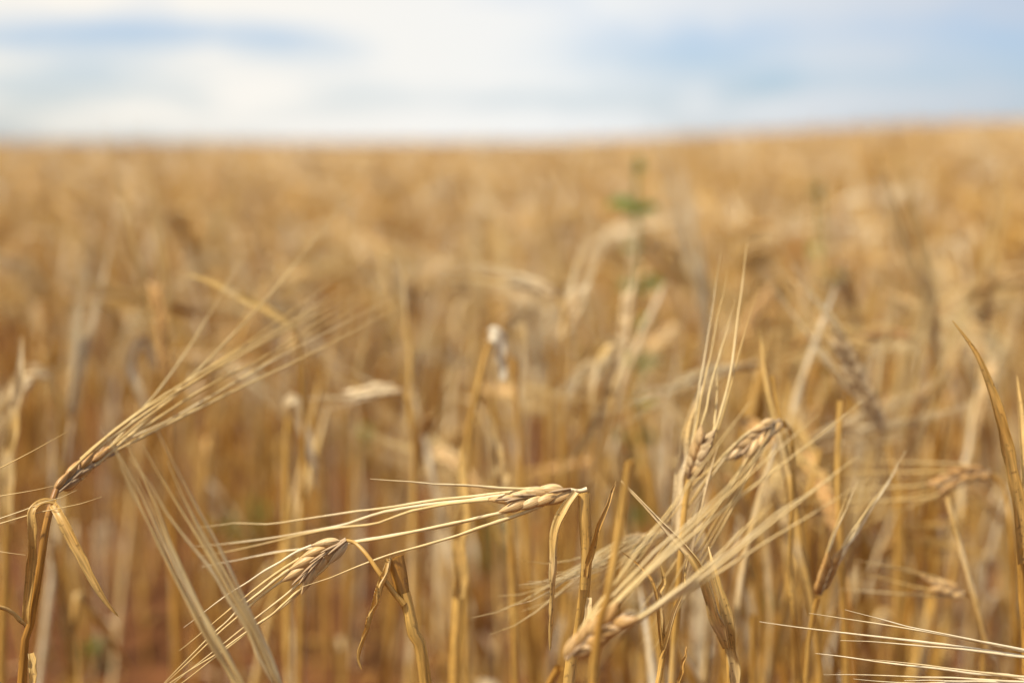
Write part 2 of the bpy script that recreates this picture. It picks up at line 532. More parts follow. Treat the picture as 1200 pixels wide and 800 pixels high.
def ear_geoms(axis_pts, n, rng, nrow=6, klen=0.0098, kwid=0.0037, awn_len=0.10, targets=None, spread=0.07, r_awn=0.00052, k=10, seg=9,
              ak=5, aseg=26, chaff=0.45, zspread=0.05, afrac=1.0, open_a=0.27, bend=None):
    """two-rowed ear along axis_pts; n = normal of its flat side.
    returns (rachis+scales geom, kernel geoms, awn geoms)"""
    ax = spline(axis_pts, 40)
    T = norm(np.gradient(ax, axis=0))
    rach = [tube(ax[:38], [0.0009, 0.0007, 0.0005], 5)]
    kern, tips = [], []
    for i in range(nrow):
        for s in (1, -1):
            f = (i + (0.5 if s > 0 else 0.0)) / nrow * 0.86
            q = int(f * 39)
            t = T[q]
            nn = norm(n - t * np.dot(n, t))
            side = np.cross(t, nn)
            a = open_a * rng.uniform(0.8, 1.15)
            taper = 0.82 + 0.18 * math.sin(min(1, (i + 1) / nrow * 1.25) * math.pi * 0.6) - 0.16 * max(0, i / nrow - 0.6)
            d = norm(t * math.cos(a) + side * s * math.sin(a) + nn * rng.normal(0, 0.05))
            b = ax[q] + side * s * 0.0009 + nn * rng.normal(0, 0.0002)
            kl = klen * taper * rng.uniform(0.94, 1.06)
            kern.append(kernel(b, d, nn, kl, kwid * taper * rng.uniform(0.93, 1.07), k, seg))
            tips.append((b + d * kl * 0.985, d, side, nn, s, i, t))
            if chaff:   # slender sterile florets flanking each grain on both faces
                for z in (1, -1):
                    if rng.random() > chaff:
                        continue
                    d2 = norm(t + side * s * 0.10 + nn * z * 0.22)
                    b2 = ax[q] + nn * z * 0.0010
                    rach.append(tube(b2 + np.outer(np.linspace(0, 1, 5) * kl * 0.75, d2), [0.0003, 0.0006, 0.00055, 0.00015], 4))
    awns = []
    idx = list(range(len(tips)))
    if targets is not None:
        C = ax[20]
        sd = np.cross(T[20], norm(n))
        sd = norm(sd - FWD * sd.dot(FWD))
        tg = sorted(targets, key=lambda p: np.dot(norm((p - C) - FWD * (p - C).dot(FWD)), sd))
        # the outermost targets go with the lowest grains of their side
        order = sorted(idx, key=lambda q: tips[q][4] * (nrow + 1 - tips[q][5]))
        sel = [order[int(round(u))] for u in np.linspace(0, len(order) - 1, len(tg))] if len(tg) < len(order) else order
        for q, p in zip(sel, tg):
            b, d, side, nn, s, i, t = tips[q]
            awns.append(awn_geom(b, d, p, r_awn * rng.uniform(0.85, 1.1), rng, ak, aseg, bend=bend))
    else:
        for q in idx:
            if rng.random() > afrac:
                continue
            b, d, side, nn, s, i, t = tips[q]
            e = b + norm(T[-1] + side * s * (spread * rng.uniform(0.5, 1.5)) + nn * rng.normal(0, zspread)) * awn_len * rng.uniform(0.8, 1.1)
            if bend is not None:
                e = e + np.asarray(bend) * awn_len
            awns.append(awn_geom(b, d, e, r_awn, rng, ak, aseg, bend=bend))
    return merge(rach), kern, awns

def stem_geom(path, r0, r1, rng, k=12, nodes=(0.30, 0.62), sheath=True, rough=0.05, thin=False):
    n = len(path)
    s = np.linspace(0, 1, n)
    r = r0 + (r1 - r0) * s
    if thin:
        r = r * (1 - 0.42 * sstep(0.80, 0.97, s))
    for nd in nodes:
        r = r * (1 + 0.22 * np.exp(-((s - nd) / 0.008) ** 2))
        if sheath:
            r = r * (1 + 0.20 * ((s > nd) & (s < nd + 0.26)) * (1 - (s - nd) / 0.26))
    r = r * (1 + np.interp(s, np.linspace(0, 1, 22), rng.normal(0, rough, 22)))
    return tube(path, r, k, hint=(1, 0.3, 0.1), ridge=0.035, nridge=4, flat=0.9, twist=rng.uniform(-1, 1))

# ------------------------------------------------------------------ the nearest stalks, each built by itself
HEROES = []
def hero(label, stem, r=(0.0019, 0.0014), ear=None, leaves=(), tone=0.5, seed=0, extra=(), cat='barley stalk', n=70, group='barley stalks nearest the lens', nodes=(0.30, 0.62), root=None, rough=0.05):
    """stem: points (px, py, depth) from the visible top down; it is carried on to the soil below the frame"""
    rng = np.random.default_rng(seed + 11)
    pts = [P(*q) for q in stem]
    last, prev = pts[-1], pts[-2]
    if root is None:
        d = norm(norm(last - prev) * 0.5 + np.array([0, 0, -1.0]) * 0.7)
        zt = float(ground(last[0], last[1])) - 0.004
        tt = (last[2] - zt) / -d[2]
        b = last + d * tt
        b[2] = float(ground(b[0], b[1])) - 0.004
    else:
        b = np.array([root[0], root[1], float(ground(root[0], root[1])) - 0.004])
    path = spline([b, (b * 0.45 + last * 0.55)] + pts[::-1], n)
    rt = empty('barley_stalk', b, label, cat, group)
    obj('stem', stem_geom(path, r[0], r[1], rng, nodes=nodes, rough=rough), M['stem'], rt, b, tone)
    for lf in leaves:
        lp = [P(*q) for q in lf['pts']]
        path = spline(lp, lf.get('n', 40))
        g = blade(path, lf['w'] * 1.3, lf.get('hint', -FWD * 0.75 + UP * 0.6 - RIGHT * 0.2), lf.get('curl', 0.6), lf.get('twist', 0.0), 7, 0.0002, lf.get('profile'), lf.get('crinkle', 0.25), rng)
        obj('leaf', g, M['leaf'], rt, b, lf.get('tone', tone))
    for ex in extra:                    # torn sheath pieces and pedicels
        lp = [P(*q) for q in ex['pts']]
        g = tube(spline(lp, 24), ex['r'], 8, flat=ex.get('flat', 0.8), ridge=0.06, nridge=3, twist=0.6)
        obj(ex['name'], g, M[ex.get('mat', 'stem')], rt, b, ex.get('tone', tone))
    if ear:
        axp = [P(*q) for q in ear['axis']]
        nrm = ear.get('n', -FWD)
        tg = [P(*q) for q in ear['awns']] if ear.get('awns') else None
        rach, kern, awns = ear_geoms(axp, np.asarray(nrm, float), rng, ear.get('nrow', 6), ear.get('klen', 0.0096), ear.get('kwid', 0.0038), ear.get('awn_len', 0.10),
                                     tg, ear.get('spread', 0.07), ear.get('r_awn', 0.00058), chaff=ear.get('chaff', 0.4), open_a=ear.get('open', 0.27), bend=ear.get('bend'), zspread=ear.get('zspread', 0.05))
        et = ear.get('tone', tone)
        e = obj('ear', rach, M['chaff'], rt, b, 0.5)
        for g in kern:
            obj('kernel', g, M['grain'], e, b, float(np.clip(et + rng.normal(0, 0.07), 0, 1)))
        for g in awns:
            obj('awn', g, M['awn'], e, b, float(np.clip(ear.get('atone', et + 0.1) + rng.normal(0, 0.10), 0, 1)))
    HEROES.append(rt)
    return rt

F = FOCUS
# the sharp ear hanging left from a broken neck
hero('sharp golden ear bent flat to the left from a stem snapped at a white tip', [(686, 577, F), (685, 600, F), (688, 640, F + .002), (684, 700, F + .003), (675, 760, F + .006), (667, 800, F + .008)],
     r=(0.0022, 0.0016), tone=0.60, seed=1, nodes=(0.35, 0.80),
     ear=dict(axis=[(669, 574, F), (630, 581, F), (590, 590, F)], nrow=4, n=-FWD * 0.80 + UP * 0.55 + RIGHT * 0.1, klen=0.0112, kwid=0.0042, tone=0.66, atone=0.78, open=0.20,
              awns=[(434, 561, F - .01), (229, 618, F + .055), (226, 640, F + .06), (236, 664, F + .05), (232, 652, F + .06), (352, 688, F - .004), (300, 652, F + .03)], r_awn=0.00070),
     extra=[dict(name='neck', pts=[(688, 573, F), (680, 575, F), (668, 574, F)], r=[0.0009, 0.0007, 0.0008], tone=0.9, flat=0.9),
            dict(name='sheath', pts=[(684, 578, F - .002), (685, 610, F - .0025), (687, 650, F - .002), (684, 690, F - .001)], r=[0.0021, 0.0022, 0.0019, 0.0016], tone=0.66, flat=0.6)],
     leaves=[dict(pts=[(676, 577, F - .003), (664, 595, F - .005), (653, 622, F - .006), (651, 665, F - .006), (648, 715, F - .004), (645, 762, F - .002)], w=0.0038, curl=1.0, twist=1.6, tone=0.70),
             dict(pts=[(688, 676, F - .003), (694, 650, F - .004), (702, 618, F - .006), (713, 588, F - .004), (722, 563, F)], w=0.0026, curl=1.2, twist=0.5, tone=0.42),
             dict(pts=[(690, 700, F - .003), (690, 722, F - .005), (684, 745, F - .006), (674, 768, F - .004)], w=0.0024, curl=1.0, twist=0.8, tone=0.75)])
# the second sharp ear
hero('small ear drooping to lower left from a torn flat-topped stem', [(474, 694, F), (478, 710, F), (485, 745, F), (499, 800, F + .004)],
     r=(0.0025, 0.0019), tone=0.58, seed=2, nodes=(0.35, 0.72),
     ear=dict(axis=[(406, 632, F), (384, 645, F), (360, 668, F), (349, 680, F)], nrow=4, n=-FWD * 0.95 + RIGHT * 0.25, klen=0.0108, kwid=0.0037, tone=0.68, atone=0.72, chaff=1.0, open=0.30,
              awns=[(215, 735, F + .012), (210, 762, F + .015), (192, 800, F - .004), (185, 808, F - .002), (200, 803, F + .004), (180, 816, F - .006), (196, 812, F)], r_awn=0.00056),
     extra=[dict(name='neck', pts=[(473, 708, F - .002), (462, 695, F - .003), (445, 672, F - .004), (430, 650, F - .003), (416, 636, F), (404, 633, F)], r=[0.0011, 0.0009, 0.0008, 0.0007, 0.0006], tone=0.48),
            dict(name='sheath', pts=[(462, 653, F), (467, 672, F), (473, 698, F), (480, 722, F)], r=[0.0031, 0.0028, 0.0023, 0.0017], tone=0.30, flat=0.5)],
     leaves=[dict(pts=[(458, 655, F - .001), (455, 668, F - .004), (448, 690, F - .005), (438, 718, F - .004), (427, 750, F - .002), (421, 770, F), (424, 784, F)], w=0.0034, curl=1.3, twist=1.4, tone=0.5, crinkle=0.4)])
# left ear
hero('brown stalk at the left edge with dark ear slanting up right and pointed hanging leaf', [(66, 574, F + .012), (60, 592, F + .008), (53, 622, F + .006), (47, 665, F + .006), (36, 730, F + .008), (26, 800, F + .01)],
     r=(0.0034, 0.0011), tone=0.22, seed=3, nodes=(0.42, 0.62),
     ear=dict(axis=[(65, 577, F + .012), (95, 550, F + .022), (120, 533, F + .035), (140, 520, F + .045)], nrow=5, n=-FWD * 0.8 - UP * 0.5, tone=0.38, atone=0.60, chaff=0.8, r_awn=0.00068, open=0.25,
              awns=[(300, 285, F + .20), (440, 175, F + .24), (425, 308, F + .16), (432, 322, F + .15), (448, 326, F + .16), (470, 345, F + .13), (482, 352, F + .12), (410, 330, F + .16), (462, 336, F + .15), (440, 338, F + .14)]),
     leaves=[dict(pts=[(63, 591, F + .004), (72, 606, F), (88, 637, F - .002), (105, 670, F - .003), (122, 700, F - .003), (139, 722, F - .002)], w=0.0034, curl=0.8, twist=0.4, tone=0.45, crinkle=0.12),
             dict(pts=[(66, 590, F + .006), (50, 589, F + .003), (38, 600, F), (39, 625, F), (35, 680, F + .004), (30, 730, F + .006)], w=0.0029, curl=0.7, twist=0.2, hint=UP*0.5-FWD*0.6, tone=0.42, profile=[0.7, 1, 1, 1, 0.9, 0.8]),
             dict(pts=[(30, 731, F + .004), (22, 722, F), (8, 712, F - .004), (-20, 706, F - .01)], w=0.0022, curl=1.0, tone=0.55),
             dict(pts=[(37, 765, F + .004), (40, 785, F + .002), (38, 830, F)], w=0.0028, curl=1.0, tone=0.6)])
hero('ear outside the left edge, only its five fine awn tips in sharp focus', [(-150, 640, F + .02), (-175, 700, F + .02), (-190, 800, F + .02)], tone=0.5, seed=4,
     ear=dict(axis=[(-148, 636, F + .012), (-120, 624, F + .01), (-70, 612, F + .006)], nrow=4, n=-FWD, tone=0.5, atone=0.72, r_awn=0.00036,
              awns=[(80, 505, F), (67, 568, F), (90, 574, F - .002), (119, 582, F - .002), (30, 650, F)]))
# foreground bundle, out of focus
hero('soft pale bundle of awns sweeping from bottom edge up to the left ear', [(345, 880, .44), (352, 940, .44), (350, 1000, .45)], tone=0.6, seed=5,
     ear=dict(axis=[(345, 890, .445), (330, 855, .442), (312, 815, .438)], nrow=5, open=0.34, n=-FWD, tone=0.6, atone=0.68, r_awn=0.00085,
              awns=[(118, 500, .425), (132, 520, .43), (140, 545, .43), (152, 535, .425), (166, 520, .43), (182, 500, .42), (196, 540, .43), (160, 560, .43), (208, 575, .42), (145, 510, .43)])) 
# right middle ears
hero('upright ear right of centre with awns rising to a point, grains half hidden', [(808, 562, .545), (803, 590, .545), (799, 640, .545), (793, 720, .55), (788, 800, .555)], r=(0.0018, 0.0012), tone=0.62, seed=6,
     ear=dict(axis=[(809, 560, .545), (818, 535, .54), (828, 508, .535)], nrow=5, n=-FWD * 0.75 - RIGHT * 0.6, tone=0.85, atone=0.66, r_awn=0.0006, kwid=0.0042, chaff=0.1, open=0.30,
              awns=[(845, 296, .555), (876, 284, .56), (889, 336, .54), (862, 350, .55), (842, 430, .55), (852, 318, .55)]),
     leaves=[dict(pts=[(792, 640, .55), (796, 580, .552), (802, 520, .553), (816, 470, .552), (832, 428, .55)], w=0.0040, curl=0.8, twist=0.3, tone=0.85),
             dict(pts=[(796, 700, .54), (808, 660, .535), (820, 600, .53), (842, 520, .53)], w=0.0016, curl=1.0, tone=0.75)])
hero('plump pale ear nodding to lower left, its awns crossing the lower right', [(918, 495, .56), (927, 505, .562), (930, 560, .565), (926, 640, .57), (930, 720, .57), (936, 800, .58)], r=(0.0016, 0.0010), tone=0.62, seed=7,
     ear=dict(axis=[(914, 492, .558), (898, 503, .553), (880, 520, .55), (862, 540, .548)], nrow=5, n=-FWD * 0.85 + UP * 0.4, tone=0.72, atone=0.58, r_awn=0.0006, open=0.28,
              awns=[(708, 700, .55), (735, 735, .55), (760, 770, .54), (722, 716, .56), (750, 755, .55), (780, 700, .54), (700, 690, .56), (800, 690, .54), (795, 640, .55)]))
hero('blurred ear low right of centre with pale awns fanning up to the right', [(655, 782, .425), (640, 810, .43), (630, 860, .435)], r=(0.0016, 0.0011), tone=0.45, seed=8,
     ear=dict(axis=[(664, 772, .425), (690, 748, .423), (718, 728, .42), (738, 718, .418)], nrow=4, n=-FWD * 0.85 + UP * 0.3, tone=0.55, atone=0.70, r_awn=0.00072, open=0.28,
              awns=[(880, 470, .42), (925, 500, .42), (960, 485, .42), (1005, 535, .42), (1020, 560, .42), (975, 560, .42), (905, 590, .42), (1010, 470, .43)]))
hero('withered pale flag leaf arching over and hanging down right of the low ear', [(846, 742, F + .005), (854, 762, F + .006), (858, 800, F + .008)], r=(0.0022, 0.0020), tone=0.62, seed=9,
     leaves=[dict(pts=[(852, 758, F), (842, 725, F - .006), (832, 690, F - .012), (820, 662, F - .014), (804, 642, F - .012), (770, 606, F - .008), (728, 563, F)], w=0.0050, curl=0.6, twist=0.2, hint=UP*0.4-FWD*0.6-RIGHT*0.5, tone=0.72, crinkle=0.15, profile=[0.5, 1.0, 1.0, 0.85, 0.5, 0.25, 0.08]),
             dict(pts=[(862, 800, F + .002), (858, 760, F), (850, 715, F - .004), (838, 672, F - .004), (830, 640, F)], w=0.0042, curl=0.8, tone=0.72, profile=[0.8, 1, 0.9, 0.6, 0.1])])
hero('short dry leaf tips poking up between the crossing awns of the lower right', [(778, 760, F), (772, 800, F), (770, 840, F)], r=(0.0014, 0.0010), tone=0.55, seed=10,
     leaves=[dict(pts=[(777, 750, F), (772, 700, F), (778, 680, F), (773, 657, F)], w=0.0026, curl=1.0, tone=0.6),
             dict(pts=[(776, 770, F), (790, 720, F - .003), (800, 690, F - .003), (806, 652, F)], w=0.0022, curl=1.3, tone=0.65),
             dict(pts=[(776, 760, F), (768, 690, F - .003), (752, 665, F), (728, 646, F + .002)], w=0.0015, curl=1.2, tone=0.4)])
hero('tiny curled dry tip standing alone near bottom edge right of centre', [(796, 800, F - .004), (794, 830, F - .003), (790, 880, F)], r=(0.0012, 0.0006), tone=0.45, seed=12,
     leaves=[dict(pts=[(796, 802, F - .004), (800, 782, F - .004), (805, 757, F - .002)], w=0.0016, curl=1.2, tone=0.45)])
hero('ear beyond lower right corner with shiny white awns streaming in to the left', [(1330, 815, F - .005), (1350, 860, F - .005), (1360, 920, F)], tone=0.55, seed=13,
     ear=dict(axis=[(1322, 800, F - .005), (1285, 792, F - .006), (1235, 785, F - .006)], nrow=5, n=-FWD * 0.6 + UP * 0.8, tone=0.6, atone=0.92, r_awn=0.00066,
              awns=[(890, 728, F + .015), (990, 714, F - .002), (948, 718, F + .006), (985, 750, F - .004), (1015, 772, F - .006), (965, 790, F - .006), (1000, 795, F - .004), (1060, 797, F - .008), (955, 765, F + .01)], bend=(0, 0, 0.0)))
hero('rough dry leaf rising to a hooked point near the right edge', [(1196, 640, .515), (1199, 700, .52), (1203, 800, .525)], r=(0.0022, 0.0018), tone=0.45, seed=14,
     leaves=[dict(pts=[(1197, 660, .515), (1194, 600, .512), (1186, 545, .51), (1172, 490, .508), (1158, 450, .508), (1142, 412, .508), (1116, 376, .51)], w=0.0052, curl=1.0, twist=0.5, tone=0.45, profile=[0.9, 1, 1, 0.95, 0.75, 0.4, 0.06]),
             dict(pts=[(1198, 640, .515), (1200, 600, .52), (1198, 520, .53), (1192, 440, .54)], w=0.0034, curl=0.9, tone=0.6)])
hero('dark horizontal ear near right edge arching over to the left', [(1163, 556, .66), (1178, 575, .66), (1186, 640, .66), (1190, 740, .67), (1195, 800, .68)], r=(0.0018, 0.0011), tone=0.4, seed=15,
     ear=dict(axis=[(1160, 553, .66), (1130, 556, .655), (1092, 574, .65)], nrow=5, n=-FWD * 0.8 + UP * 0.5, tone=0.28, atone=0.45,
              awns=[(930, 590, .65), (950, 575, .65), (945, 610, .65), (990, 540, .66), (960, 555, .66), (1000, 620, .65)]))
hero('leaning ear with dark foot and two pale leaning awn sprays below right of centre', [(958, 700, .555), (950, 740, .56), (945, 800, .565)], r=(0.0016, 0.0011), tone=0.55, seed=16,
     ear=dict(axis=[(960, 696, .555), (967, 676, .553), (976, 655, .55)], nrow=4, n=-FWD * 0.8 + RIGHT * 0.4, tone=0.4, atone=0.74,
              awns=[(1000, 556, .545), (1006, 562, .545), (1052, 548, .545), (1046, 556, .545), (1028, 580, .55), (1062, 528, .55), (990, 590, .55)]))
hero('short tan ear pointing left low at right, awns in a thin wedge', [(1133, 696, .62), (1146, 712, .625), (1152, 800, .63)], r=(0.0014, 0.0010), tone=0.5, seed=17,
     ear=dict(axis=[(1130, 695, .62), (1112, 690, .618), (1090, 684, .615)], nrow=3, n=-FWD * 0.7 + UP * 0.6, tone=0.62, atone=0.7,
              awns=[(1000, 655, .60), (1020, 660, .60), (1010, 672, .61), (985, 690, .61)]))
hero('stout blurred ear slanting down to the right in the right third', [(1040, 520, .74), (1050, 560, .74), (1052, 640, .74), (1050, 800, .75)], r=(0.0018, 0.0012), tone=0.5, seed=18,
     ear=dict(axis=[(1035, 505, .74), (1010, 455, .735), (985, 405, .73), (968, 380, .73)], nrow=8, n=-FWD * 0.5 + UP * 0.6 - RIGHT * 0.5, tone=1.0, atone=0.9, kwid=0.0052, klen=0.0115, r_awn=0.0008,
              awns=[(905, 300, .73), (915, 285, .73), (930, 310, .72), (890, 315, .74), (925, 325, .73), (940, 330, .72), (900, 330, .74)]))
hero('dark level ear at right, lying across behind the slanting stout ear', [(1078, 400, .86), (1092, 430, .86), (1096, 560, .87), (1094, 800, .88)], tone=0.4, seed=19,
     ear=dict(axis=[(1072, 396, .86), (1045, 392, .86), (1008, 396, .85)], nrow=6, n=-FWD * 0.8 + UP * 0.4, tone=0.25, atone=0.55, awn_len=0.09))
hero('pale ear lying nearly level above the middle, awns running left', [(655, 350, .86), (662, 375, .86), (660, 480, .87), (655, 800, .9)], tone=0.55, seed=20,
     ear=dict(axis=[(652, 345, .86), (630, 335, .86), (596, 327, .855)], nrow=6, n=-FWD * 0.7 + UP * 0.6, tone=0.98, atone=0.85, kwid=0.0050, klen=0.0115, r_awn=0.0007,
              awns=[(500, 305, .86), (490, 320, .86), (520, 300, .86), (480, 315, .86), (540, 325, .86), (510, 335, .86)]))
hero('creamy ear left of centre lying sideways with its awns spreading left', [(472, 462, .74), (482, 480, .74), (486, 560, .745), (490, 800, .76)], r=(0.0016, 0.0011), tone=0.5, seed=21,
     ear=dict(axis=[(470, 456, .74), (445, 457, .737), (408, 464, .735)], nrow=5, n=-FWD * 0.7 + UP * 0.6, tone=1.0, atone=0.85, kwid=0.0046,
              awns=[(375, 430, .735), (368, 460, .73), (378, 480, .73), (340, 470, .73), (392, 425, .735)]))
hero('snapped straw with bright white folded top at the centre', [(577, 394, .72), (571, 410, .72), (560, 455, .72), (548, 520, .725), (545, 620, .73), (546, 800, .74)], r=(0.0018, 0.0015), tone=0.62, seed=22, cat='broken straw',
     leaves=[dict(pts=[(573, 398, .717), (578, 391, .712), (585, 400, .712), (588, 425, .715), (590, 445, .715)], w=0.0060, curl=0.5, tone=1.0, profile=[0.9, 1, 0.9, 0.6, 0.4])])
hero('thin folded straw standing just right of the white topped one', [(598, 378, .78), (604, 400, .78), (606, 470, .785), (612, 560, .79), (622, 800, .80)], r=(0.0018, 0.0014), tone=0.45, seed=23, cat='broken straw',
     leaves=[dict(pts=[(604, 420, .775), (596, 382, .772), (606, 374, .772), (612, 395, .772), (610, 480, .775)], w=0.0045, curl=0.6, tone=0.75)])
hero('straight upright straw left of centre ending in a thin pale tip', [(474, 318, .80), (475, 360, .80), (481, 420, .80), (480, 500, .80), (486, 560, .81), (480, 800, .82)], r=(0.0030, 0.0010), tone=0.74, seed=24, cat='bare straw')
hero('pale straw blade slanting down right across the upper left', [(345, 382, .70), (352, 420, .71), (356, 520, .72), (350, 800, .74)], r=(0.0018, 0.0012), tone=0.55, seed=25,
     leaves=[dict(pts=[(348, 386, .70), (335, 377, .698), (290, 352, .695), (255, 335, .693), (215, 320, .69)], w=0.0044, curl=0.7, tone=0.66, profile=[0.6, 1.0, 1.0, 0.7, 0.1])])
hero('upright grey-tan leaf blade near the left edge tapering to a fine tip', [(10, 600, .68), (7, 680, .69), (2, 800, .70)], r=(0.0024, 0.0018), tone=0.55, seed=26,
     leaves=[dict(pts=[(10, 610, .68), (14, 550, .678), (20, 490, .676), (25, 440, .675), (26, 395, .675)], w=0.0078, curl=0.8, tone=0.72, profile=[0.9, 1.0, 0.9, 0.55, 0.1])])
hero('ear leaning up right behind the white topped straw, brush of awns above', [(655, 420, .88), (645, 450, .88), (640, 560, .89), (630, 800, .90)], tone=0.55, seed=27,
     ear=dict(axis=[(660, 400, .88), (668, 370, .88), (680, 335, .88)], nrow=6, n=-FWD - RIGHT * 0.5, tone=0.9, atone=0.95, kwid=0.0052, klen=0.0115, r_awn=0.0009, awns=[(700, 250, .89), (706, 262, .89), (712, 280, .88), (690, 255, .88), (698, 240, .9), (704, 275, .88)]))
hero('tall thin ear with awns drawn to a point right of the middle', [(728, 430, .86), (718, 480, .86), (705, 580, .87), (690, 800, .88)], tone=0.6, seed=28,
     ear=dict(axis=[(730, 418, .86), (733, 380, .86), (737, 340, .86)], nrow=6, n=-FWD * 0.7 - RIGHT * 0.6, tone=0.98, atone=0.9, kwid=0.0058, klen=0.0125, r_awn=0.0009, awns=[(744, 265, .86), (748, 258, .86), (741, 275, .86), (739, 285, .86), (752, 280, .86)], open=0.12))
hero('rolled leaf elbow bending over and down beside the tall thin ear', [(694, 440, .80), (688, 480, .80), (676, 560, .81), (660, 800, .82)], r=(0.002, 0.0014), tone=0.5, seed=29,
     leaves=[dict(pts=[(690, 470, .798), (700, 425, .795), (714, 402, .793), (724, 410, .793), (716, 450, .795), (690, 505, .80), (655, 555, .80)], w=0.0070, curl=0.8, tone=0.72, profile=[0.8, 1, 1, 0.9, 0.7, 0.1])])
hero('straw with twin bright bends at the left, awns spilling down', [(60, 445, .86), (70, 480, .86), (75, 600, .87), (80, 800, .88)], tone=0.6, seed=30,
     ear=dict(axis=[(58, 440, .86), (45, 438, .855), (28, 452, .85), (14, 480, .85)], nrow=5, n=-FWD * 0.6 + UP * 0.7, tone=1.0, atone=0.7, awn_len=0.09, kwid=0.0060, klen=0.012))  # near-white grain tone stands in for sun glints on the bends
hero('looped pale leaf above the left ear with a glinting crest', [(172, 400, .90), (190, 440, .90), (200, 560, .91), (205, 800, .92)], tone=0.65, seed=31,
     leaves=[dict(pts=[(185, 430, .898), (172, 396, .893), (158, 404, .89), (152, 430, .89), (165, 465, .89), (180, 500, .892)], w=0.0062, curl=0.7, tone=0.85)])  # pale tone paints the crest's glint into the leaf colour
hero('flat topped pale stub beside the upright leaf pair left of centre', [(340, 470, .76), (338, 500, .76), (336, 560, .765), (338, 800, .77)], r=(0.0020, 0.0018), tone=0.62, seed=32, cat='broken straw',
     leaves=[dict(pts=[(338, 485, .757), (341, 470, .753), (350, 476, .753), (362, 520, .755), (372, 575, .76)], w=0.0062, curl=0.7, tone=0.85)])
hero('short pointed blade standing at the centre below the white topped straw', [(590, 560, .66), (598, 620, .665), (604, 800, .67)], r=(0.0018, 0.0014), tone=0.55, seed=33,
     leaves=[dict(pts=[(592, 580, .66), (586, 540, .658), (580, 510, .657), (573, 486, .656)], w=0.0058, curl=0.8, tone=0.7, profile=[1, 1, 0.8, 0.2])])
hero('wide golden stalk rising straight from the bottom edge below the sharp ear', [(540, 640, .62), (537, 700, .62), (533, 800, .62)], r=(0.0030, 0.0022), tone=0.55, seed=34,
     leaves=[dict(pts=[(540, 700, .618), (542, 640, .617), (545, 590, .617), (540, 520, .62)], w=0.0075, curl=0.9, tone=0.55)])
hero('three golden straws bunched by the right lower quarter, leaning left at the top', [(905, 440, .60), (920, 520, .60), (938, 620, .60), (950, 700, .60), (962, 800, .61)], r=(0.0022, 0.0010), tone=0.58, seed=35, cat='bare straw',
     leaves=[dict(pts=[(950, 720, .597), (935, 640, .595), (922, 560, .595), (900, 470, .60), (890, 385, .61)], w=0.0040, curl=1.0, tone=0.66)])
hero('upright straw right of the leaning golden ones, catching the light', [(985, 470, .62), (982, 560, .62), (986, 660, .62), (992, 800, .63)], r=(0.0020, 0.0012), tone=0.55, seed=36, cat='bare straw')
hero('tall upright ear brush at upper right edge above the others', [(1150, 420, .98), (1145, 500, .98), (1140, 640, .99), (1138, 800, 1.0)], tone=0.5, seed=37,
     ear=dict(axis=[(1152, 400, .98), (1155, 360, .98), (1160, 310, .98)], nrow=7, n=-FWD, tone=0.5, atone=0.66, open=0.15, r_awn=0.0009, awns=[(1180, 165, .98), (1190, 160, .99), (1176, 190, .98), (1170, 200, .97), (1186, 180, .98), (1195, 175, .98)]))
hero('grey weathered straw slanting down right at the lower right', [(1110, 582, .60), (1125, 640, .60), (1145, 710, .60), (1160, 770, .605), (1170, 800, .61)], r=(0.0017, 0.0012), tone=0.72, seed=38, cat='bare straw')
hero('blurred straw leaning right in front of the low ear right of centre', [(738, 540, .395), (726, 620, .40), (712, 700, .40), (695, 800, .405)], r=(0.0017, 0.0012), tone=0.50, seed=39, cat='bare straw')

# ------------------------------------------------------------------ generic stalks of the stand
KINDS = ['upright', 'upright', 'leaning', 'leaning', 'nodding', 'nodding', 'hanging', 'hanging', 'broken', 'broken', 'bare', 'bare', 'leafy', 'leafy', 'nodding', 'leaning']

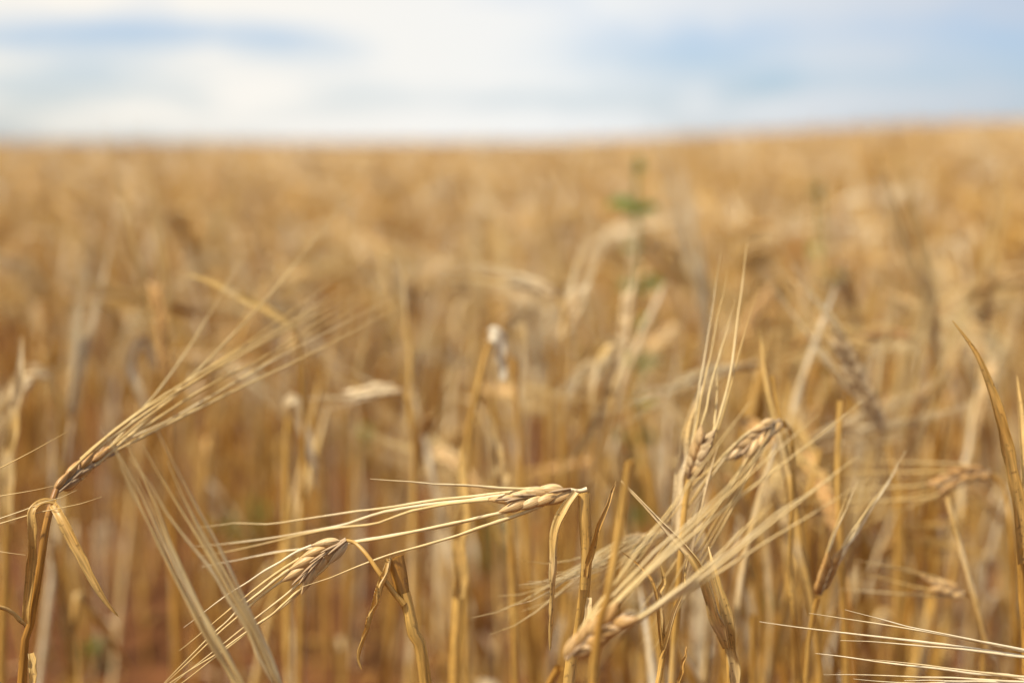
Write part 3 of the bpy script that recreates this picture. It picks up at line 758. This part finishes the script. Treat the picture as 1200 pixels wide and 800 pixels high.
def plant(v, lod):
    """variant v of a barley stalk, standing at the origin; lod 2 near, 1 middle, 0 far. -> dict of geoms"""
    kind = KINDS[v]
    rng = np.random.default_rng(500 + v)
    h = {'upright': 0.29, 'leaning': 0.30, 'nodding': 0.335, 'hanging': 0.35, 'broken': 0.33, 'bare': 0.30, 'leafy': 0.25}[kind] * rng.uniform(0.95, 1.06)
    az = rng.uniform(0, 6.28)
    D = np.array([math.cos(az), math.sin(az), 0])
    Z = np.array([0, 0, 1.0])
    lean = rng.uniform(0.02, 0.12)
    S = [np.zeros(3), D * lean * 0.3 * h + Z * h * 0.4, D * lean * h + Z * h * 0.85]
    top = D * (lean * 1.3) * h + Z * h
    el = rng.uniform(0.042, 0.066)
    if kind == 'upright':
        S.append(top); ax = [top, top + (Z + D * 0.15) * el * 0.5, top + (Z + D * 0.28) * el]
    elif kind == 'leaning':
        S.append(top + D * 0.012); a0 = S[-1]; ax = [a0, a0 + (Z * 0.75 + D * 0.6) * el * 0.5, a0 + (Z * 0.62 + D * 0.78) * el]
    elif kind == 'nodding':
        S += [top, top + D * 0.03 + Z * 0.012]; a0 = S[-1]; ax = [a0, a0 + (D - Z * 0.05) * el * 0.5, a0 + (D * 0.98 - Z * 0.25) * el]
    elif kind == 'hanging':
        S += [top, top + D * 0.022 + Z * 0.012, top + D * 0.042 + Z * 0.002]; a0 = S[-1]; ax = [a0, a0 + (D * 0.5 - Z * 0.8) * el * 0.5, a0 + (D * 0.4 - Z * 0.92) * el]
    elif kind == 'broken':
        S.append(top); a0 = top + D * 0.006 - Z * 0.002; sg = rng.uniform(-0.5, 0.1); ax = [a0, a0 + (D + Z * sg) * el * 0.5, a0 + (D + Z * sg * 1.1) * el]
    else:
        S.append(top); ax = None
    G = {}
    sc = {2: (8, 26), 1: (4, 8), 0: (3, 5)}[lod]
    fat = {2: 1.0, 1: 1.1, 0: 1.5}[lod]
    path = spline(S, sc[1])
    r0 = rng.uniform(0.0019, 0.0028)
    if lod == 2:
        G['stem'] = stem_geom(path, r0, r0 * 0.65, rng, k=8, thin=kind not in ('bare', 'leafy'))
    else:
        G['stem'] = tube(path, [r0 * fat, r0 * 0.7 * fat], sc[0])
    nl = {'bare': 2, 'leafy': 4}.get(kind, int(rng.integers(1, 4)))
    leaves = []
    for q in range(nl):
        rng2 = np.random.default_rng(900 + v * 17 + q)
        f = rng2.uniform(0.30, 0.88)
        p = spline(S, 60)[int(f * 59)]
        la = rng2.uniform(0, 6.28)
        E = np.array([math.cos(la), math.sin(la), 0])
        ll = rng2.uniform(0.05, 0.12)
        mode = int(rng2.choice([0, 0, 1, 2, 2]))
        if mode == 0:      # held up beside the stem
            lp = [p, p + Z * ll * 0.5 + E * ll * 0.10, p + Z * ll + E * ll * 0.28]
        elif mode == 1:    # arched over and hanging
            kx = rng2.uniform(0.15, 0.5); lp = [p, p + Z * ll * 0.9 * kx + E * ll * 0.10, p + Z * ll * kx + E * ll * 0.15, p + Z * ll * (kx - 0.12) + E * ll * 0.22, p - Z * ll * 0.5 + E * ll * rng2.uniform(0.25, 0.6)]
        else:              # dropped straight down the stem
            lp = [p, p + Z * 0.006 + E * 0.010, p - Z * ll * 0.4 + E * 0.020, p - Z * ll * 0.9 + E * rng2.uniform(0.01, 0.05)]
        wl = rng2.uniform(0.0038, 0.0072)
        cu, tw = rng2.uniform(0.5, 1.1), rng2.uniform(-2, 2)
        if lod == 2:
            leaves.append(blade(spline(lp, 20), wl, E, cu, tw, 4, crinkle=0.25, rng=rng2))
        elif lod == 1:
            leaves.append(blade(spline(lp, 7), wl * 1.1, E, cu, tw, 2))
        elif q < 2:
            leaves.append(blade(spline(lp, 4), wl * 1.6, E, cu, tw, 2))
    G['leaves'] = leaves
    if ax is not None:
        n = norm(np.cross(ax[-1] - ax[0], rng.normal(0, 1, 3)))
        nrow = int(el / 0.0068) + 1
        bend = np.array([0, 0, -0.10]) if kind in ('nodding', 'leaning', 'broken') else None
        if lod == 2:
            ra, kern, awns = ear_geoms(ax, n, rng, nrow, awn_len=rng.uniform(0.085, 0.115), k=7, seg=7, ak=3, aseg=7, r_awn=0.00055, bend=bend, afrac=0.9, spread=0.09)
            G['ear'] = merge([ra] + kern); G['awns'] = merge(awns)
        elif lod == 1:
            ra, kern, awns = ear_geoms(ax, n, rng, 4, klen=0.012, kwid=0.005, awn_len=0.10, k=4, seg=4, ak=3, aseg=3, r_awn=0.0007, chaff=0, bend=bend, spread=0.09)
            G['ear'] = merge(kern); G['awns'] = merge(awns)
        else:
            A = np.asarray(ax)
            G['ear'] = tube(spline(A, 4), [0.002, 0.0055, 0.005, 0.002], 4)
            e = norm(A[2] - A[1])
            aw = []
            for q in range(4):
                d = norm(e + rng.normal(0, 0.10, 3) + np.array([0, 0, -0.05]))
                aw.append(tube(A[2] + np.outer([0, 0.05, 0.10], d), [0.0016, 0.0012, 0.0003], 3))
            G['awns'] = merge(aw)
    return G

KTXT = {'upright': 'barley stalk with ear held upright', 'leaning': 'barley stalk with ear leaning aslant', 'nodding': 'barley stalk with ear nodding level',
        'hanging': 'goose-necked barley stalk with ear hanging down', 'broken': 'barley stalk snapped at the neck, ear sideways', 'bare': 'bare earless straw', 'leafy': 'short earless tiller with ragged leaves'}
rng = np.random.default_rng(77)
cand = []
def in_view(x, y, m=0.0):
    return y > 0.3 and abs(x) < 0.36 * y + m
Y0, Y1 = 0.60, 2.0
npts = 0
pts = []
for _ in range(6000):
    y = math.sqrt(rng.uniform(Y0 ** 2, Y1 ** 2))
    x = rng.uniform(-1, 1) * (0.37 * y + 0.03)
    md = 0.027 if (x > 0.08 * y and y < 1.15) else 0.040
    if all((x - a) ** 2 + (y - b) ** 2 > md ** 2 for a, b in pts):
        pts.append((x, y))
pts.sort(key=lambda p: math.hypot(*p))
# bunch a little: thin out patches where soil shows
pts = [p for p in pts if vnoise(np.array(p[0] * 6.0), np.array(p[1] * 3.0), 9) - (0.08 if not (p[0] > 0.08 * p[1] and p[1] < 1.15) else -0.1) > rng.random() * 0.55]
pts = [p for p in pts if p[1] > 1.12 or 0.25 < p[0] / (0.36 * p[1]) < (0.86 if p[1] < 0.85 else 9) or (p[1] > 0.76 and rng.random() < (0.30 if p[0] / (0.36 * p[1]) < -0.15 else 0.5) + 0.4 * max(0, (p[1] - 0.85) / 0.27))]
pts = pts[:256]
YEND = max(p[1] for p in pts)
print('individual stalks', len(pts), 'to y =', YEND)
PROTO = {}
ROWS = [(0, 1.05, 'nearest'), (1.05, 1.35, 'second nearest'), (1.35, 1.65, 'middle'), (1.65, 1.95, 'far'), (1.95, 9, 'farthest')]
COLS = [(-9, -0.55, 'at the left edge'), (-0.55, -0.2, 'left of centre'), (-0.2, 0.2, 'at the centre'), (0.2, 0.55, 'right of centre'), (0.55, 9, 'at the right edge')]
for (x, y) in pts:
    v = int(rng.integers(0, len(KINDS))) if y > 1.0 else int(rng.choice([0, 1, 2, 9, 10, 11, 12, 13]))
    tone = float(np.clip(rng.normal(0.54, 0.19), 0.22, 0.98))
    fx = x / (0.36 * y)
    rowt = [t for a, b, t in ROWS if a <= y < b][0]
    colt = [t for a, b, t in COLS if a <= fx < b][0]
    tt = 'brownish' if tone < 0.42 else ('golden' if tone < 0.62 else 'pale')
    label = f'{tt} {KTXT[KINDS[v]]}, {rowt} rank {colt}'
    z = float(ground(x, y)) - 0.004
    s = rng.uniform(0.84, 1.16)
    if v not in PROTO:
        G = plant(v, 2)
        PROTO[v] = {'stem': make_mesh('stem', G['stem'], M['stem']), 'leaf': [make_mesh('leaf', g, M['leaf']) for g in G['leaves']]}
        if 'ear' in G:
            PROTO[v]['ear'] = make_mesh('ear', G['ear'], M['grain'])
            PROTO[v]['awns'] = make_mesh('awns', G['awns'], M['awn'])
    pm = PROTO[v]
    rt = empty('barley_stalk', (x, y, z), label, 'barley stalk', 'barley stalks of the blurred stand', rng.uniform(0, 6.28))
    rt.rotation_euler = (rng.normal(0, 0.10), rng.normal(0, 0.16 if fx > 0.2 else 0.12), rng.uniform(0, 6.28))
    rt.scale = (s, s, s)
    def part(name, me, par, tn):
        o = bpy.data.objects.new(name, me)
        COL.objects.link(o)
        o.parent = par
        tn = float(np.clip(tn, 0, 1))
        o.color = (tn, tn, tn, 1)
        return o
    part('stem', pm['stem'], rt, tone)
    for me in pm['leaf']:
        part('leaf', me, rt, min(0.88, tone + rng.normal(0.14, 0.15)))
    if 'ear' in pm:
        e = part('ear', pm['ear'], rt, tone + rng.normal(0.06, 0.08))
        part('awns', pm['awns'], e, tone + 0.12)

# ------------------------------------------------------------------ the rest of the field, as one mass
def mass(spec, seed):
    rng = np.random.default_rng(seed)
    cache, geoms, tints = {}, [], []
    for (x, y, lod) in spec:
        v = int(rng.integers(0, len(KINDS)))
        if (v, lod) not in cache:
            G = plant(v, lod)
            parts = [(G['stem'], -0.08)] + [(g, 0.22) for g in G['leaves']]
            if 'ear' in G:
                parts += [(G['ear'], 0.10), (G['awns'], 0.24)]
            g = merge([p for p, _ in parts])
            tt = np.concatenate([np.full(len(p[0]), d) for p, d in parts])
            cache[(v, lod)] = (g, tt)
        g, tt = cache[(v, lod)]
        s = rng.uniform(0.84, 1.16)
        tone = np.clip(rng.normal(0.50, 0.20), 0.05, 0.95) + (0.5 if rng.random() < 0.08 else 0)  # a few stalks whitened: speckled highlights painted into the tint
        geoms.append(xform(g, s, rng.uniform(0, 6.28), (x, y, float(ground(x, y)) - 0.004), rng.normal(0, 0.10, 2)))
        tints.append(np.clip(tt + tone, 0, 1))
    return merge(geoms), np.concatenate(tints)
rng = np.random.default_rng(5)
spec = []
def scatter(y0, y1, dens, k, mx, lod, keep=None):
    area = k * (y1 ** 2 - y0 ** 2) + 2 * mx * (y1 - y0)
    for _ in range(int(area * dens)):
        while True:
            y = rng.uniform(y0, y1)
            wmax = k * y1 + mx
            x = rng.uniform(-wmax, wmax)
            if abs(x) <= k * y + mx:
                break
        if keep is None or keep(x, y):
            spec.append((x, y, lod))
scatter(YEND, 5.0, 165, 0.38, 0.9, 1)
scatter(5.0, 13, 110, 0.38, 1.2, 0)
scatter(13, 34, 26, 0.38, 1.5, 0)
scatter(34, 75, 8, 0.38, 1.5, 0)
# beside and behind the camera, outside the picture
for _ in range(900):
    x, y = rng.uniform(-1.9, 1.9), rng.uniform(-0.9, YEND)
    if math.hypot(x, y) > 0.45 and not in_view(x, y, 0.17) and (y < 0 or abs(x) > 0.30):
        spec.append((x, y, 1))
g, tint = mass(spec, 31)
fld = obj('barley_field', g, M['field'], tint=tint, smooth=False)
fld['label'] = 'endless mass of ripe golden barley filling the ground back to the horizon'
fld['category'] = 'barley field'
fld['kind'] = 'stuff'
print('field faces', len(g[1]))

# fallen straw on the soil
rng = np.random.default_rng(8)
gs, ts = [], []
for _ in range(520):
    y = rng.uniform(0.6, 2.8); x = rng.uniform(-1, 1) * (0.38 * y + 0.4)
    a = rng.uniform(0, 6.28); ln = rng.uniform(0.02, 0.12)
    d = np.array([math.cos(a), math.sin(a), 0]) * ln
    s = np.linspace(-0.5, 0.5, 5)
    p = np.array([x, y, 0]) + np.outer(s, d) + np.outer(s ** 2 * ln * rng.normal(0, 0.5), [-math.sin(a), math.cos(a), 0])
    p[:, 2] = ground(p[:, 0], p[:, 1]) + 0.0035
    gs.append(blade(p, rng.uniform(0.002, 0.006), (0, 0, 1), 0.6, rng.uniform(-1, 1), 3) if rng.random() < 0.6 else tube(p, rng.uniform(0.0008, 0.0017), 4))
    ts.append(np.full(len(gs[-1][0]), np.clip(rng.normal(0.45, 0.2), 0, 1)))
lit = obj('straw_litter', merge(gs), M['field'], tint=np.concatenate(ts))
lit['label'] = 'broken bits of straw scattered over the red-brown soil'
lit['category'] = 'straw litter'
lit['kind'] = 'stuff'

# ------------------------------------------------------------------ green weeds
def weed(label, base, height, nleaf, size, seed, lean=0.1):
    rng = np.random.default_rng(seed)
    x, y = base
    z = float(ground(x, y)) - 0.003
    rt = empty('weed', (x, y, z), label, 'weed', 'green weeds in the barley')
    Z = np.array([0, 0, 1.0])
    top = np.array([rng.normal(0, lean), rng.normal(0, lean), 1]) * height
    path = spline([np.zeros(3), top * 0.5 + np.array([0.004, 0, 0]), top], 14)
    obj('stem', tube(path, [0.0026, 0.0014], 6), M['green'], rt)
    for q in range(nleaf):
        f = 0.15 + 0.85 * (q + 1) / nleaf
        p = path[int(f * 13)]
        a = q * 2.4 + rng.uniform(-0.4, 0.4)
        E = np.array([math.cos(a), math.sin(a), 0])
        ll = size * rng.uniform(0.7, 1.2)
        lp = [p, p + E * ll * 0.25 + Z * ll * 0.25, p + E * ll * 0.6 + Z * ll * 0.38, p + E * ll * 0.9 + Z * ll * 0.22]
        g = blade(spline(lp, 12), ll * 0.48, (rng.normal(0, 0.5), -0.9, 0.7), 0.4, 0, 5, 0.0002, [0.08, 0.5, 0.95, 1, 0.8, 0.5, 0.05])
        obj('leaf', g, M['green'], rt)
    return rt
def gpos(px, py, z=0.0):
    """where the line of sight through a photo pixel meets height z"""
    d = norm(P(px, py, 1.0) - EYE)
    t = (z - H) / d[2]
    q = EYE + d * t
    return q[0], q[1]
weed('tall thin green weed standing up out of the barley above the centre right', (0.087 * 1.3, 1.3), 0.464, 24, 0.027, 1, 0.0)
weed('low bushy green weed on the soil left of the second sharp ear', gpos(285, 655, 0.0), 0.05, 13, 0.046, 2)
weed('green weed low down below the sharp golden ear', gpos(556, 672), 0.06, 11, 0.042, 3)
weed('low green weed on bare soil behind the withered flag leaf at lower right', gpos(885, 748), 0.030, 13, 0.042, 4)
weed('dark green weed low behind the stalk at the lower left corner', gpos(108, 772), 0.03, 7, 0.022, 5)
weed('small green weed glimpsed high between ears at upper right', (0.35, 1.62), 0.415, 8, 0.04, 6, 0.0)
weed('green weed half hidden between stalks left of centre', gpos(415, 555), 0.07, 8, 0.040, 7)
